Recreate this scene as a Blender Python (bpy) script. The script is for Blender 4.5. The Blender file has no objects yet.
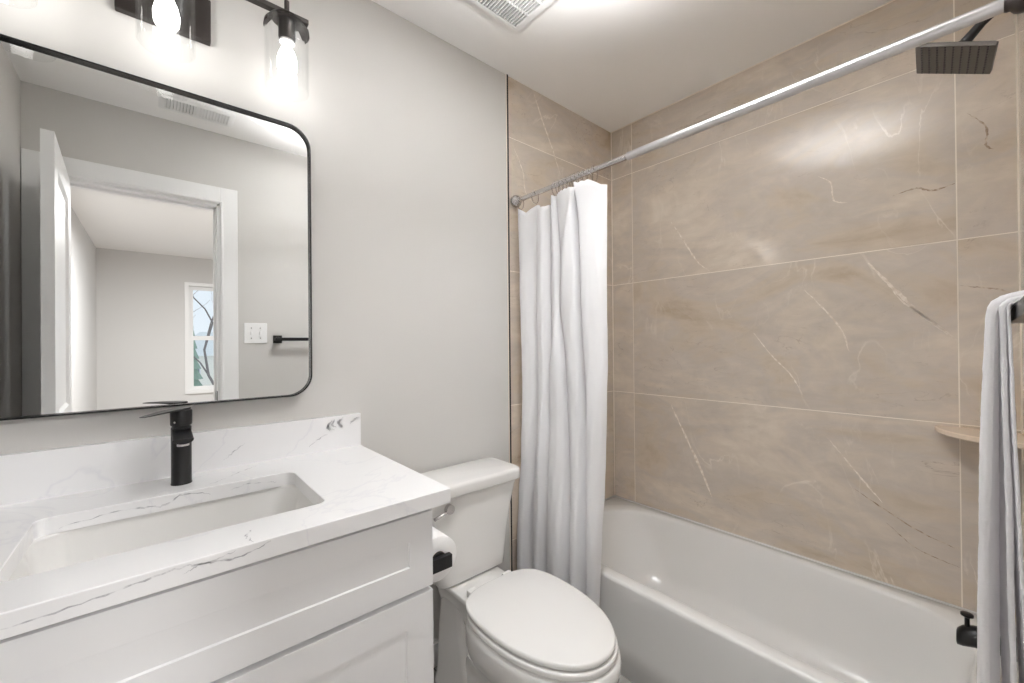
import bpy, bmesh, math, random
from mathutils import Vector, Matrix, noise

S = bpy.context.scene
COL = S.collection
R = random.Random(7)
PI = math.pi

# ------------------------------------------------------------------ camera, world, lights, exposure
CAM = Vector((-2.0014, -1.4105, 1.2435))
YAW, PITCH, ROLL, FPX = 0.7153, 0.0043, -0.0091, 410.57
Fv = Vector((math.sin(YAW)*math.cos(PITCH), math.cos(YAW)*math.cos(PITCH), math.sin(PITCH)))
R0 = Vector((math.cos(YAW), -math.sin(YAW), 0)); U0 = R0.cross(Fv)
Rv = R0*math.cos(ROLL) + U0*math.sin(ROLL); Uv = U0*math.cos(ROLL) - R0*math.sin(ROLL)
cd = bpy.data.cameras.new('camera'); cam = bpy.data.objects.new('camera', cd); COL.objects.link(cam)
m = Matrix.Identity(4)
for i in range(3):
    m[i][0] = Rv[i]; m[i][1] = Uv[i]; m[i][2] = -Fv[i]; m[i][3] = CAM[i]
cam.matrix_world = m
cd.sensor_width = 36; cd.lens = FPX*36/1024; cd.clip_start = 0.01; cd.clip_end = 200
S.camera = cam

W = bpy.data.worlds.new('world'); S.world = W; W.use_nodes = True
W.node_tree.nodes['Background'].inputs[0].default_value = (0.84, 0.91, 1.0, 1)
W.node_tree.nodes['Background'].inputs[1].default_value = 0.95

S.view_settings.view_transform = 'Standard'; S.view_settings.look = 'None'
S.view_settings.exposure = 0.27; S.view_settings.gamma = 1.0
S.view_settings.use_curve_mapping = False
S.cycles.max_bounces = 14; S.cycles.diffuse_bounces = 8; S.cycles.glossy_bounces = 6
S.cycles.transparent_max_bounces = 16
S.cycles.caustics_reflective = False; S.cycles.caustics_refractive = False

def area(name, loc, rot, sx, sy, power, col=(1, 1, 1)):
    l = bpy.data.lights.new(name, 'AREA'); l.shape = 'RECTANGLE'; l.size = sx; l.size_y = sy
    l.energy = power; l.color = col
    o = bpy.data.objects.new(name, l); o.location = loc; o.rotation_euler = rot; COL.objects.link(o); return o
# daylight entering the bedroom by its window, and an added, unseen bedroom fill lamp
wp = area('window_daylight', (-0.95, -5.87, 1.355), (PI/2, 0, 0), 1.42, 1.45, 1)
wp.data.cycles.is_portal = True
area('bedroom_fill_light', (-1.4, -3.4, 2.33), (0, 0, 0), 0.30, 0.30, 60, (1.0, 1.0, 1.0))
# added out-of-frame bowl lamp: fill light bounced off the ceiling (built below)
UP_POWER = 25
ul = area('fill_uplight', (-1.20, -0.85, 2.25), (PI, 0, 0), 0.22, 0.22, UP_POWER, (1.0, 1.0, 1.0)); ul.data.shape = 'DISK'; ul.data.spread = math.radians(150)
DOWN_POWER = 4.5
dl_ = area('fill_downlight', (-1.20, -0.85, 2.185), (0, 0, 0), 0.2, 0.2, DOWN_POWER, (1.0, 1.0, 1.0)); dl_.data.shape = 'DISK'; dl_.data.spread = math.radians(125)  # added downward fill from under the same bowl
BULB = 15.0

# ------------------------------------------------------------------ materials
MATS = {}
def mat(name, col, rough=0.5, metal=0.0, coat=0.0, spec=0.5, bump=None, emit=None, estr=0, ior=None, sheen=0):
    if name in MATS: return MATS[name]
    M = bpy.data.materials.new(name); M.use_nodes = True
    nt = M.node_tree; b = nt.nodes['Principled BSDF']
    b.inputs['Base Color'].default_value = (*col, 1)
    b.inputs['Roughness'].default_value = rough; b.inputs['Metallic'].default_value = metal
    b.inputs['Coat Weight'].default_value = coat; b.inputs['Specular IOR Level'].default_value = spec
    b.inputs['Sheen Weight'].default_value = sheen
    if emit: b.inputs['Emission Color'].default_value = (*emit, 1); b.inputs['Emission Strength'].default_value = estr
    tc = nt.nodes.new('ShaderNodeTexCoord')
    # gentle procedural variation of roughness / relief on every material
    n = nt.nodes.new('ShaderNodeTexNoise'); n.inputs['Scale'].default_value = bump[0] if bump else 40
    n.inputs['Detail'].default_value = 4
    nt.links.new(tc.outputs['Object'], n.inputs['Vector'])
    if bump:
        bp = nt.nodes.new('ShaderNodeBump'); bp.inputs['Strength'].default_value = bump[1]; bp.inputs['Distance'].default_value = bump[2]
        nt.links.new(n.outputs['Fac'], bp.inputs['Height']); nt.links.new(bp.outputs['Normal'], b.inputs['Normal'])
    else:
        mr = nt.nodes.new('ShaderNodeMapRange'); mr.inputs['To Min'].default_value = max(0, rough*0.94); mr.inputs['To Max'].default_value = rough*1.06
        nt.links.new(n.outputs['Fac'], mr.inputs['Value']); nt.links.new(mr.outputs['Result'], b.inputs['Roughness'])
    MATS[name] = M; return M

def srgb(r, g, b):
    f = lambda c: (c/255/12.92) if c/255 <= 0.04045 else ((c/255+0.055)/1.055)**2.4
    return (f(r), f(g), f(b))

PAINT = mat('wall_paint', srgb(208, 206, 203), 0.6, bump=(260, 0.05, 0.001), spec=0.35)
CEIL = mat('ceiling_paint', srgb(249, 248, 247), 0.75, bump=(220, 0.05, 0.001), spec=0.2)
BEDPAINT = mat('bedroom_paint', srgb(218, 217, 216), 0.7, bump=(200, 0.05, 0.001), spec=0.2)
TRIMW = mat('white_trim_paint', srgb(240, 240, 240), 0.35)
CABW = mat('white_cabinet_paint', srgb(238, 238, 239), 0.38)
PORC = mat('white_porcelain', srgb(230, 229, 227), 0.08, coat=0.4)
SEATP = mat('white_seat_plastic', srgb(232, 231, 229), 0.25)
ACRY = mat('white_acrylic', srgb(234, 234, 233), 0.2)
BLACK = mat('matte_black_metal', (0.012, 0.012, 0.013), 0.32, 0.3)
BRONZE = mat('dark_bronze', (0.045, 0.038, 0.035), 0.35, 0.6)
HEADM = mat('shower_head_metal', (0.10, 0.09, 0.08), 0.45, 0.3)
FRAMEB = mat('mirror_frame_black', (0.02, 0.02, 0.02), 0.25, 0.5)
CHROME = mat('brushed_chrome', (0.62, 0.6, 0.6), 0.25, 1.0)
CHROME2 = mat('polished_steel', (0.68, 0.67, 0.68), 0.3, 1.0)
PAPER = mat('tissue_paper', srgb(240, 240, 240), 0.95, bump=(150, 0.2, 0.002))
CARD = mat('cardboard', srgb(190, 175, 155), 0.9)
CAULK = mat('caulk_grout', srgb(240, 232, 220), 0.7)
DARK = mat('painted_gap_shade', (0.005, 0.01, 0.01), 0.9)  # near-black colour standing in for the shade behind the ceiling grilles
FLOORB = mat('bedroom_carpet', srgb(176, 168, 160), 0.95, bump=(300, 0.4, 0.004))
SNOW = mat('pale_ground', srgb(225, 228, 232), 0.9)
BARK = mat('bark', srgb(128, 122, 120), 0.9, bump=(30, 0.5, 0.01))
GREEN = mat('conifer_green', srgb(140, 165, 150), 0.9)
SIDING = mat('house_siding', srgb(246, 243, 232), 0.8)
ROOFM = mat('roof_shingle', srgb(222, 228, 230), 0.9)
HWIN = mat('house_window_glass', srgb(120, 138, 145), 0.2)
FLAME = mat('bulb_glow', (1, 1, 1), 0.4, emit=(1.0, 0.98, 0.95), estr=BULB)
PORCWHITE = mat('white_socket_ring', (0.85, 0.85, 0.85), 0.4)

def mirror_mat():
    M = bpy.data.materials.new('silvered_mirror'); M.use_nodes = True; nt = M.node_tree; nt.nodes.clear()
    o = nt.nodes.new('ShaderNodeOutputMaterial'); g = nt.nodes.new('ShaderNodeBsdfGlossy')
    g.inputs['Color'].default_value = (0.93, 0.94, 0.935, 1); g.inputs['Roughness'].default_value = 0.0
    nt.links.new(g.outputs[0], o.inputs[0]); return M
MIRROR = mirror_mat()

def clear_mat(name, tint=(1, 1, 1), base=0.04, edge=0.75):
    """thin clear glass / plastic: see-through face on, reflective at grazing angles"""
    M = bpy.data.materials.new(name); M.use_nodes = True; nt = M.node_tree; nt.nodes.clear()
    o = nt.nodes.new('ShaderNodeOutputMaterial'); mx = nt.nodes.new('ShaderNodeMixShader')
    t = nt.nodes.new('ShaderNodeBsdfTransparent'); t.inputs['Color'].default_value = (*tint, 1)
    g = nt.nodes.new('ShaderNodeBsdfGlossy'); g.inputs['Roughness'].default_value = 0.03
    lw = nt.nodes.new('ShaderNodeLayerWeight'); lw.inputs['Blend'].default_value = 0.35
    mr = nt.nodes.new('ShaderNodeMapRange'); mr.inputs['To Min'].default_value = base; mr.inputs['To Max'].default_value = edge
    pw = nt.nodes.new('ShaderNodeMath'); pw.operation = 'POWER'; pw.inputs[1].default_value = 2.5
    nt.links.new(lw.outputs['Facing'], pw.inputs[0]); nt.links.new(pw.outputs[0], mr.inputs['Value'])
    nt.links.new(mr.outputs['Result'], mx.inputs[0]); nt.links.new(t.outputs[0], mx.inputs[1]); nt.links.new(g.outputs[0], mx.inputs[2])
    nt.links.new(mx.outputs[0], o.inputs[0]); return M
GLASS = clear_mat('clear_glass', (0.985, 0.988, 0.988), 0.02, 0.28)
PANE = clear_mat('window_glass', (0.97, 0.98, 0.98), 0.04, 0.5)
PLASTIC = clear_mat('clear_ring_plastic', (0.86, 0.84, 0.83), 0.18, 0.8)

def cloth_mat(name, col, wscale, strength, dist, trans=0.2):
    M = bpy.data.materials.new(name); M.use_nodes = True; nt = M.node_tree; b = nt.nodes['Principled BSDF']
    b.inputs['Base Color'].default_value = (*col, 1); b.inputs['Roughness'].default_value = 0.9
    b.inputs['Sheen Weight'].default_value = 0.15; b.inputs['Specular IOR Level'].default_value = 0.15
    tc = nt.nodes.new('ShaderNodeTexCoord'); n = nt.nodes.new('ShaderNodeTexNoise')
    n.inputs['Scale'].default_value = wscale; n.inputs['Detail'].default_value = 5
    n2 = nt.nodes.new('ShaderNodeTexNoise'); n2.inputs['Scale'].default_value = 9; n2.inputs['Detail'].default_value = 3
    ad = nt.nodes.new('ShaderNodeMath'); ad.operation = 'ADD'
    bp = nt.nodes.new('ShaderNodeBump'); bp.inputs['Strength'].default_value = strength; bp.inputs['Distance'].default_value = dist
    nt.links.new(tc.outputs['Object'], n.inputs['Vector']); nt.links.new(tc.outputs['Object'], n2.inputs['Vector'])
    nt.links.new(n.outputs['Fac'], ad.inputs[0]); nt.links.new(n2.outputs['Fac'], ad.inputs[1])
    nt.links.new(ad.outputs[0], bp.inputs['Height']); nt.links.new(bp.outputs['Normal'], b.inputs['Normal'])
    tr = nt.nodes.new('ShaderNodeBsdfTranslucent'); tr.inputs['Color'].default_value = (*col, 1)
    ms = nt.nodes.new('ShaderNodeMixShader'); ms.inputs[0].default_value = trans
    nt.links.new(b.outputs[0], ms.inputs[1]); nt.links.new(tr.outputs[0], ms.inputs[2]); nt.links.new(ms.outputs[0], nt.nodes['Material Output'].inputs[0])
    return M
CURT = cloth_mat('white_curtain_cloth', srgb(248, 248, 250), 300, 0.25, 0.002)
TERRY = cloth_mat('white_terry', srgb(252, 251, 252), 420, 0.5, 0.003, 0.3)

def tile_mat():
    M = bpy.data.materials.new('beige_marble_tile'); M.use_nodes = True; nt = M.node_tree; b = nt.nodes['Principled BSDF']
    L = nt.links.new; N = nt.nodes.new
    tc = N('ShaderNodeTexCoord'); at = N('ShaderNodeAttribute'); at.attribute_name = 'tile'
    add = N('ShaderNodeVectorMath'); add.operation = 'ADD'; L(tc.outputs['Object'], add.inputs[0]); L(at.outputs['Vector'], add.inputs[1])
    mp = N('ShaderNodeMapping'); mp.inputs['Rotation'].default_value = (0.45, 0.1, 0.1); mp.inputs['Scale'].default_value = (1, 1.0, 2.1)
    L(add.outputs[0], mp.inputs['Vector'])
    n1 = N('ShaderNodeTexNoise'); n1.inputs['Scale'].default_value = 1.9; n1.inputs['Detail'].default_value = 7; n1.inputs['Distortion'].default_value = 0.7; n1.inputs['Roughness'].default_value = 0.6
    L(mp.outputs[0], n1.inputs['Vector'])
    cr = N('ShaderNodeValToRGB'); e = cr.color_ramp.elements
    e[0].position = 0.30; e[0].color = (*srgb(194, 178, 157), 1); e[1].position = 0.72; e[1].color = (*srgb(229, 219, 206), 1)
    for pos, c in ((0.42, (210, 197, 181)), (0.50, (207, 197, 187)), (0.60, (218, 206, 192))):
        x = e.new(pos); x.color = (*srgb(*c), 1)
    L(n1.outputs['Fac'], cr.inputs[0])
    # fine lighter crackle veins
    n2 = N('ShaderNodeTexNoise'); n2.inputs['Scale'].default_value = 2.6; n2.inputs['Detail'].default_value = 6; n2.inputs['Distortion'].default_value = 1.2
    mp2 = N('ShaderNodeMapping'); mp2.inputs['Rotation'].default_value = (0.9, 0.3, 0.0); mp2.inputs['Scale'].default_value = (1, 1.6, 0.7)
    L(add.outputs[0], mp2.inputs['Vector']); L(mp2.outputs[0], n2.inputs['Vector'])
    def ridge(src, w):
        s = N('ShaderNodeMath'); s.operation = 'SUBTRACT'; s.inputs[1].default_value = 0.5; L(src, s.inputs[0])
        a = N('ShaderNodeMath'); a.operation = 'ABSOLUTE'; L(s.outputs[0], a.inputs[0])
        r = N('ShaderNodeMapRange'); r.inputs['From Min'].default_value = 0; r.inputs['From Max'].default_value = w
        r.inputs['To Min'].default_value = 1; r.inputs['To Max'].default_value = 0; L(a.outputs[0], r.inputs['Value']); return r.outputs['Result']
    rg = ridge(n2.outputs['Fac'], 0.011)
    n3 = N('ShaderNodeTexNoise'); n3.inputs['Scale'].default_value = 3.5; L(add.outputs[0], n3.inputs['Vector'])
    r3 = N('ShaderNodeMapRange'); r3.inputs['From Min'].default_value = 0.48; r3.inputs['From Max'].default_value = 0.7; L(n3.outputs['Fac'], r3.inputs['Value'])
    mu = N('ShaderNodeMath'); mu.operation = 'MULTIPLY'; L(rg, mu.inputs[0]); L(r3.outputs['Result'], mu.inputs[1])
    mu2 = N('ShaderNodeMath'); mu2.operation = 'MULTIPLY'; mu2.inputs[1].default_value = 0.7; L(mu.outputs[0], mu2.inputs[0])
    mx = N('ShaderNodeMix'); mx.data_type = 'RGBA'; L(mu2.outputs[0], mx.inputs['Factor']); L(cr.outputs['Color'], mx.inputs['A']); mx.inputs['B'].default_value = (*srgb(240, 232, 221), 1)
    # thin brown hair cracks
    n4 = N('ShaderNodeTexNoise'); n4.inputs['Scale'].default_value = 3.4; n4.inputs['Detail'].default_value = 9; n4.inputs['Distortion'].default_value = 1.6
    mp4 = N('ShaderNodeMapping'); mp4.inputs['Rotation'].default_value = (0.25, 0, 0.2); mp4.inputs['Location'].default_value = (3, 1, 7); mp4.inputs['Scale'].default_value = (1, 0.6, 2.0)
    L(add.outputs[0], mp4.inputs['Vector']); L(mp4.outputs[0], n4.inputs['Vector'])
    rg4 = ridge(n4.outputs['Fac'], 0.004)
    r5 = N('ShaderNodeMapRange'); r5.inputs['From Min'].default_value = 0.52; r5.inputs['From Max'].default_value = 0.36; L(n3.outputs['Fac'], r5.inputs['Value'])
    mu4 = N('ShaderNodeMath'); mu4.operation = 'MULTIPLY'; L(rg4, mu4.inputs[0]); L(r5.outputs['Result'], mu4.inputs[1])
    mu5 = N('ShaderNodeMath'); mu5.operation = 'MULTIPLY'; mu5.inputs[1].default_value = 0.45; L(mu4.outputs[0], mu5.inputs[0])
    mx2 = N('ShaderNodeMix'); mx2.data_type = 'RGBA'; L(mu5.outputs[0], mx2.inputs['Factor']); L(mx.outputs['Result'], mx2.inputs['A']); mx2.inputs['B'].default_value = (*srgb(138, 116, 98), 1)
    # cloudy mid-scale mottling
    n6 = N('ShaderNodeTexNoise'); n6.inputs['Scale'].default_value = 7.5; n6.inputs['Detail'].default_value = 8; n6.inputs['Roughness'].default_value = 0.65; n6.inputs['Distortion'].default_value = 0.9
    L(mp.outputs[0], n6.inputs['Vector'])
    cr6 = N('ShaderNodeValToRGB'); cr6.color_ramp.elements[0].position = 0.34; cr6.color_ramp.elements[0].color = (0.80, 0.79, 0.78, 1); cr6.color_ramp.elements[1].position = 0.66; cr6.color_ramp.elements[1].color = (1.0, 1.0, 1.0, 1)
    L(n6.outputs['Fac'], cr6.inputs[0])
    mx6 = N('ShaderNodeMix'); mx6.data_type = 'RGBA'; mx6.blend_type = 'MULTIPLY'; mx6.inputs['Factor'].default_value = 0.5
    L(mx2.outputs['Result'], mx6.inputs['A']); L(cr6.outputs['Color'], mx6.inputs['B']); L(mx6.outputs['Result'], b.inputs['Base Color'])
    b.inputs['Roughness'].default_value = 0.11; b.inputs['Specular IOR Level'].default_value = 0.42
    return M
TILE = tile_mat()

def soft_vein(name, col, around, rough=0.12):
    M = bpy.data.materials.new(name); M.use_nodes = True; nt = M.node_tree; b = nt.nodes['Principled BSDF']
    b.inputs['Roughness'].default_value = rough; b.inputs['Specular IOR Level'].default_value = 0.42
    tc = nt.nodes.new('ShaderNodeTexCoord'); n = nt.nodes.new('ShaderNodeTexNoise'); n.inputs['Scale'].default_value = 60; n.inputs['Detail'].default_value = 4
    cr = nt.nodes.new('ShaderNodeValToRGB'); e = cr.color_ramp.elements
    e[0].position = 0.36; e[0].color = (*around, 1); e[1].position = 0.62; e[1].color = (*col, 1)
    nt.links.new(tc.outputs['Object'], n.inputs['Vector']); nt.links.new(n.outputs['Fac'], cr.inputs[0]); nt.links.new(cr.outputs[0], b.inputs['Base Color'])
    return M
VEINW = soft_vein('pale_marble_vein', srgb(240, 232, 222), srgb(212, 199, 184))
VEINB = soft_vein('brown_marble_crack', srgb(152, 132, 114), srgb(206, 192, 175))
VEING = soft_vein('grey_quartz_vein', srgb(176, 176, 181), srgb(236, 236, 237), 0.16)

def quartz_mat():
    M = mat('white_quartz', srgb(240, 240, 241), 0.16)
    nt = M.node_tree; b = nt.nodes['Principled BSDF']; N = nt.nodes.new; L = nt.links.new
    tc = N('ShaderNodeTexCoord'); n = N('ShaderNodeTexNoise'); n.inputs['Scale'].default_value = 2.2; n.inputs['Detail'].default_value = 6; n.inputs['Distortion'].default_value = 1.4
    L(tc.outputs['Object'], n.inputs['Vector'])
    cr = N('ShaderNodeValToRGB'); e = cr.color_ramp.elements
    e[0].position = 0.490; e[0].color = (*srgb(240, 240, 241), 1); e[1].position = 0.512; e[1].color = (*srgb(240, 240, 241), 1)
    x = e.new(0.5); x.color = (*srgb(233, 233, 236), 1)
    L(n.outputs['Fac'], cr.inputs[0]); L(cr.outputs[0], b.inputs['Base Color']); return M
QUARTZ = quartz_mat()

def floor_mat():
    M = mat('grey_floor_tile', srgb(170, 167, 163), 0.35); nt = M.node_tree; b = nt.nodes['Principled BSDF']; N = nt.nodes.new; L = nt.links.new
    tc = N('ShaderNodeTexCoord'); br = N('ShaderNodeTexBrick'); br.inputs['Scale'].default_value = 1
    br.inputs['Brick Width'].default_value = 0.6; br.inputs['Row Height'].default_value = 0.3; br.inputs['Mortar Size'].default_value = 0.003
    br.inputs['Color1'].default_value = (*srgb(172, 169, 165), 1); br.inputs['Color2'].default_value = (*srgb(164, 161, 157), 1); br.inputs['Mortar'].default_value = (*srgb(110, 108, 105), 1)
    L(tc.outputs['Object'], br.inputs['Vector']); L(br.outputs['Color'], b.inputs['Base Color']); return M
FLOORT = floor_mat()

# ------------------------------------------------------------------ object helpers
def link(name, bm, material, parent=None, smooth=False, angle=None, bevel=0, subsurf=0, seg=3):
    me = bpy.data.meshes.new(name)
    bmesh.ops.recalc_face_normals(bm, faces=bm.faces[:]) if bm.faces else None
    bm.to_mesh(me); bm.free()
    mats = material if isinstance(material, (list, tuple)) else [material]
    for mm in mats: me.materials.append(mm)
    o = bpy.data.objects.new(name, me); COL.objects.link(o)
    if parent:
        o.parent = parent; o.matrix_parent_inverse = parent.matrix_basis.inverted()
    if smooth:
        for p in me.polygons: p.use_smooth = True
    if angle:
        for p in me.polygons: p.use_smooth = True
        me.set_sharp_from_angle(angle=math.radians(angle))
    if bevel:
        md = o.modifiers.new('bevel', 'BEVEL'); md.width = bevel; md.segments = seg; md.limit_method = 'ANGLE'; md.angle_limit = math.radians(40)
        md.harden_normals = True
        for p in me.polygons: p.use_smooth = True
    if subsurf:
        md = o.modifiers.new('sub', 'SUBSURF'); md.levels = subsurf; md.render_levels = subsurf
    return o
def tag(o, label, cat, group=None):
    o['label'] = label; o['category'] = cat
    if group: o['group'] = group
    return o
def thing(name, label, cat, loc, group=None):
    o = bpy.data.objects.new(name, None); COL.objects.link(o); o.location = loc; o.empty_display_size = 0.05
    return tag(o, label, cat, group)
def struct(o): o['kind'] = 'structure'; return o

def box(bm, x0, x1, y0, y1, z0, z1, mi=0):
    v = [bm.verts.new(p) for p in ((x0, y0, z0), (x1, y0, z0), (x1, y1, z0), (x0, y1, z0), (x0, y0, z1), (x1, y0, z1), (x1, y1, z1), (x0, y1, z1))]
    fs = []
    for f in ((0, 3, 2, 1), (4, 5, 6, 7), (0, 1, 5, 4), (1, 2, 6, 5), (2, 3, 7, 6), (3, 0, 4, 7)):
        q = bm.faces.new([v[i] for i in f]); q.material_index = mi; fs.append(q)
    return fs
def newbox(*a):
    bm = bmesh.new(); box(bm, *a); return bm
def loft(bm, rings, cap0=True, cap1=True, closed=True, mi=0):
    vr = [[bm.verts.new(p) for p in r] for r in rings]
    n = len(rings[0])
    for a, b in zip(vr, vr[1:]):
        for i in range(n if closed else n-1):
            j = (i+1) % n
            f = bm.faces.new((a[i], a[j], b[j], b[i])); f.material_index = mi
    if cap0: bm.faces.new(vr[0][::-1]).material_index = mi
    if cap1: bm.faces.new(vr[-1]).material_index = mi
    return vr
def rrect(x0, x1, y0, y1, r, n=16):
    """rounded rectangle outline; n points per quadrant, matching index layout for any size"""
    cx, cy, hx, hy = (x0+x1)/2, (y0+y1)/2, (x1-x0)/2, (y1-y0)/2
    if not isinstance(r, (tuple, list)): r = (r, r, r, r)     # quadrants: +x+y, -x+y, -x-y, +x-y
    pts = []
    for q, (sx, sy) in enumerate(((1, 1), (-1, 1), (-1, -1), (1, -1))):
        rr = max(min(r[q], hx*0.999, hy*0.999), 1e-4); seq = []
        na = n//2; ns = (n-na)//2
        for k in range(ns): seq.append((hx, (hy-rr)*(k+0.5)/ns))
        for k in range(na+1):
            a = PI/2*k/na; seq.append((hx-rr+rr*math.cos(a), hy-rr+rr*math.sin(a)))
        nb = n-ns-na-1
        for k in range(1, nb+1): seq.append(((hx-rr)*(1-k/(nb+1)), hy))
        if sx*sy < 0: seq = [( (seq[-1-i]) ) for i in range(len(seq))]
        seq = [(cx+sx*a, cy+sy*b) for a, b in seq]
        pts += seq
    return pts
def ring_z(pts, z): return [(x, y, z) for x, y in pts]
def cyl(bm, a, b, r0, r1=None, n=24, cap=True, mi=0):
    a = Vector(a); b = Vector(b); r1 = r0 if r1 is None else r1
    d = (b-a).normalized(); u = d.orthogonal().normalized(); w = d.cross(u)
    rings = [[p + (u*math.cos(2*PI*i/n) + w*math.sin(2*PI*i/n))*r for i in range(n)] for p, r in ((a, r0), (b, r1))]
    loft(bm, rings, cap, cap, mi=mi)
def tube(bm, pts, rad, n=12, cap=True, mi=0):
    pts = [Vector(p) for p in pts]; rings = []; u = None
    for i, p in enumerate(pts):
        d = (pts[min(i+1, len(pts)-1)] - pts[max(i-1, 0)]).normalized()
        u = d.orthogonal().normalized() if u is None else (u - d*u.dot(d)).normalized()
        w = d.cross(u); r = rad[i] if isinstance(rad, (list, tuple)) else rad
        rings.append([p + (u*math.cos(2*PI*k/n) + w*math.sin(2*PI*k/n))*r for k in range(n)])
    loft(bm, rings, cap, cap, mi=mi)
def lathe(bm, prof, c, n=32, cap0=False, cap1=False, mi=0):
    loft(bm, [[(c[0]+r*math.cos(2*PI*k/n), c[1]+r*math.sin(2*PI*k/n), c[2]+z) for k in range(n)] for r, z in prof], cap0, cap1, mi=mi)
def crom(P, t):
    """Catmull-Rom through points, t in 0..1"""
    n = len(P)-1; s = min(t*n, n-1e-9); i = int(s); f = s-i
    g = lambda k: P[max(0, min(n, k))]
    return tuple(0.5*((2*b)+(-a+c)*f+(2*a-5*b+4*c-d)*f*f+(-a+3*b-3*c+d)*f**3) for a, b, c, d in zip(g(i-1), g(i), g(i+1), g(i+2)))
def ribbon(bm, pts, w, nrm, mi, jit=0.006, seed=0, sub=10, sgn=1):
    """a thin irregular vein lying on a surface whose normal is nrm"""
    rr = random.Random(seed); nrm = Vector(nrm); P = []
    for i in range((len(pts)-1)*sub+1):
        t = i/((len(pts)-1)*sub); p = Vector(crom(pts, t))
        j = Vector((rr.uniform(-1, 1), rr.uniform(-1, 1), rr.uniform(-1, 1)))*jit; j -= nrm*j.dot(nrm)
        P.append((p+j, t))
    prev = None
    for k, (p, t) in enumerate(P):
        q = P[min(k+1, len(P)-1)][0] - P[max(k-1, 0)][0]; s = q.cross(nrm).normalized()
        ww = w*(0.25+0.75*math.sin(PI*min(1, max(0, t))))*rr.uniform(0.5, 1.3)/2
        cur = (bm.verts.new(p+s*ww), bm.verts.new(p-s*ww))
        if prev:
            f = bm.faces.new((prev[0], cur[0], cur[1], prev[1])); f.material_index = mi; f.normal_update(); f.normal_flip() if f.normal.dot(nrm)*sgn < 0 else None
        prev = cur

# ------------------------------------------------------------------ room shell
H = 2.46; XT = -0.79; XL = -2.46; YR = -1.5; YE = -1.485
DX0, DX1, DZ = -2.365, -1.716, 2.060            # doorway
struct(link('wall_front', newbox(XL-0.1, XT, 0.0, 0.12, 0, H), PAINT))
struct(link('wall_left', newbox(XL-0.1, XL, YR-0.12, 0.0, 0, H), PAINT))
bm = bmesh.new()
box(bm, XL, DX0, YR-0.12, YR, 0, H); box(bm, DX1, -0.705, YR-0.12, YR, 0, H); box(bm, DX0, DX1, YR-0.12, YR, DZ, H)
struct(link('wall_rear', bm, PAINT))
struct(link('floor', newbox(XL-0.1, 0.1, YR-0.12, 0.12, -0.05, 0), FLOORT))
struct(link('ceiling', newbox(XL-0.1, 0.1, YR-0.12, 0.12, H, H+0.05), CEIL))

def tile_wall(name, axis, a0, a1, joints, sign, veins=()):
    """axis 'x': plane X=0 spanning Y a0..a1 ; axis 'y': plane Y = sign[1], spanning X.  sign = (towards-room direction, plane value)"""
    bm = bmesh.new(); lay = bm.faces.layers.float_color.new('tile') if False else None
    dirn, pl = sign; G = 0.0016; back = pl - dirn*0.10; face = pl; gr = pl - dirn*0.0006
    rows = [0.0, 0.352, 0.962, 1.572, 2.182, H]
    cols = [a0]+list(joints)+[a1]
    def bx(u0, u1, z0, z1, d0, d1, mi, col):
        lo, hi = min(d0, d1), max(d0, d1)
        fs = box(bm, lo, hi, u0, u1, z0, z1, mi) if axis == 'x' else box(bm, u0, u1, lo, hi, z0, z1, mi)
        return [(f, col) for f in fs]
    cols_f = []
    cols_f += bx(a0, a1, 0, H, back, gr, 1, (0, 0, 0))
    rr = random.Random(sum(map(ord, name)))
    for z0, z1 in zip(rows, rows[1:]):
        for u0, u1 in zip(cols, cols[1:]):
            c = (rr.uniform(0, 30), rr.uniform(0, 30), rr.uniform(0, 30))
            cols_f += bx(u0+G, u1-G, z0+G, min(z1-G, H), gr - dirn*0.004, face, 0, c)
    for i, (pts, w, k) in enumerate(veins):
        if axis == 'x': P = [(face+dirn*0.0002, y, z) for y, z in pts]; nr = (-1, 0, 0)
        else: P = [(x, face+dirn*0.0002, z) for x, z in pts]; nr = (0, dirn, 0)
        ribbon(bm, P, w, nr, 2 if k == 'w' else 3, 0.0010, i)
    bm.faces.index_update(); bm.faces.ensure_lookup_table()
    idx = {f.index: c for f, c in cols_f}
    me = bpy.data.meshes.new(name); bm.to_mesh(me); bm.free()
    for mm in (TILE, CAULK, VEINW, VEINB): me.materials.append(mm)
    attr = me.attributes.new('tile', 'FLOAT_VECTOR', 'FACE')
    for i in range(len(me.polygons)): attr.data[i].vector = idx.get(i, (0, 0, 0))
    o = bpy.data.objects.new(name, me); COL.objects.link(o); return struct(o)
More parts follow.
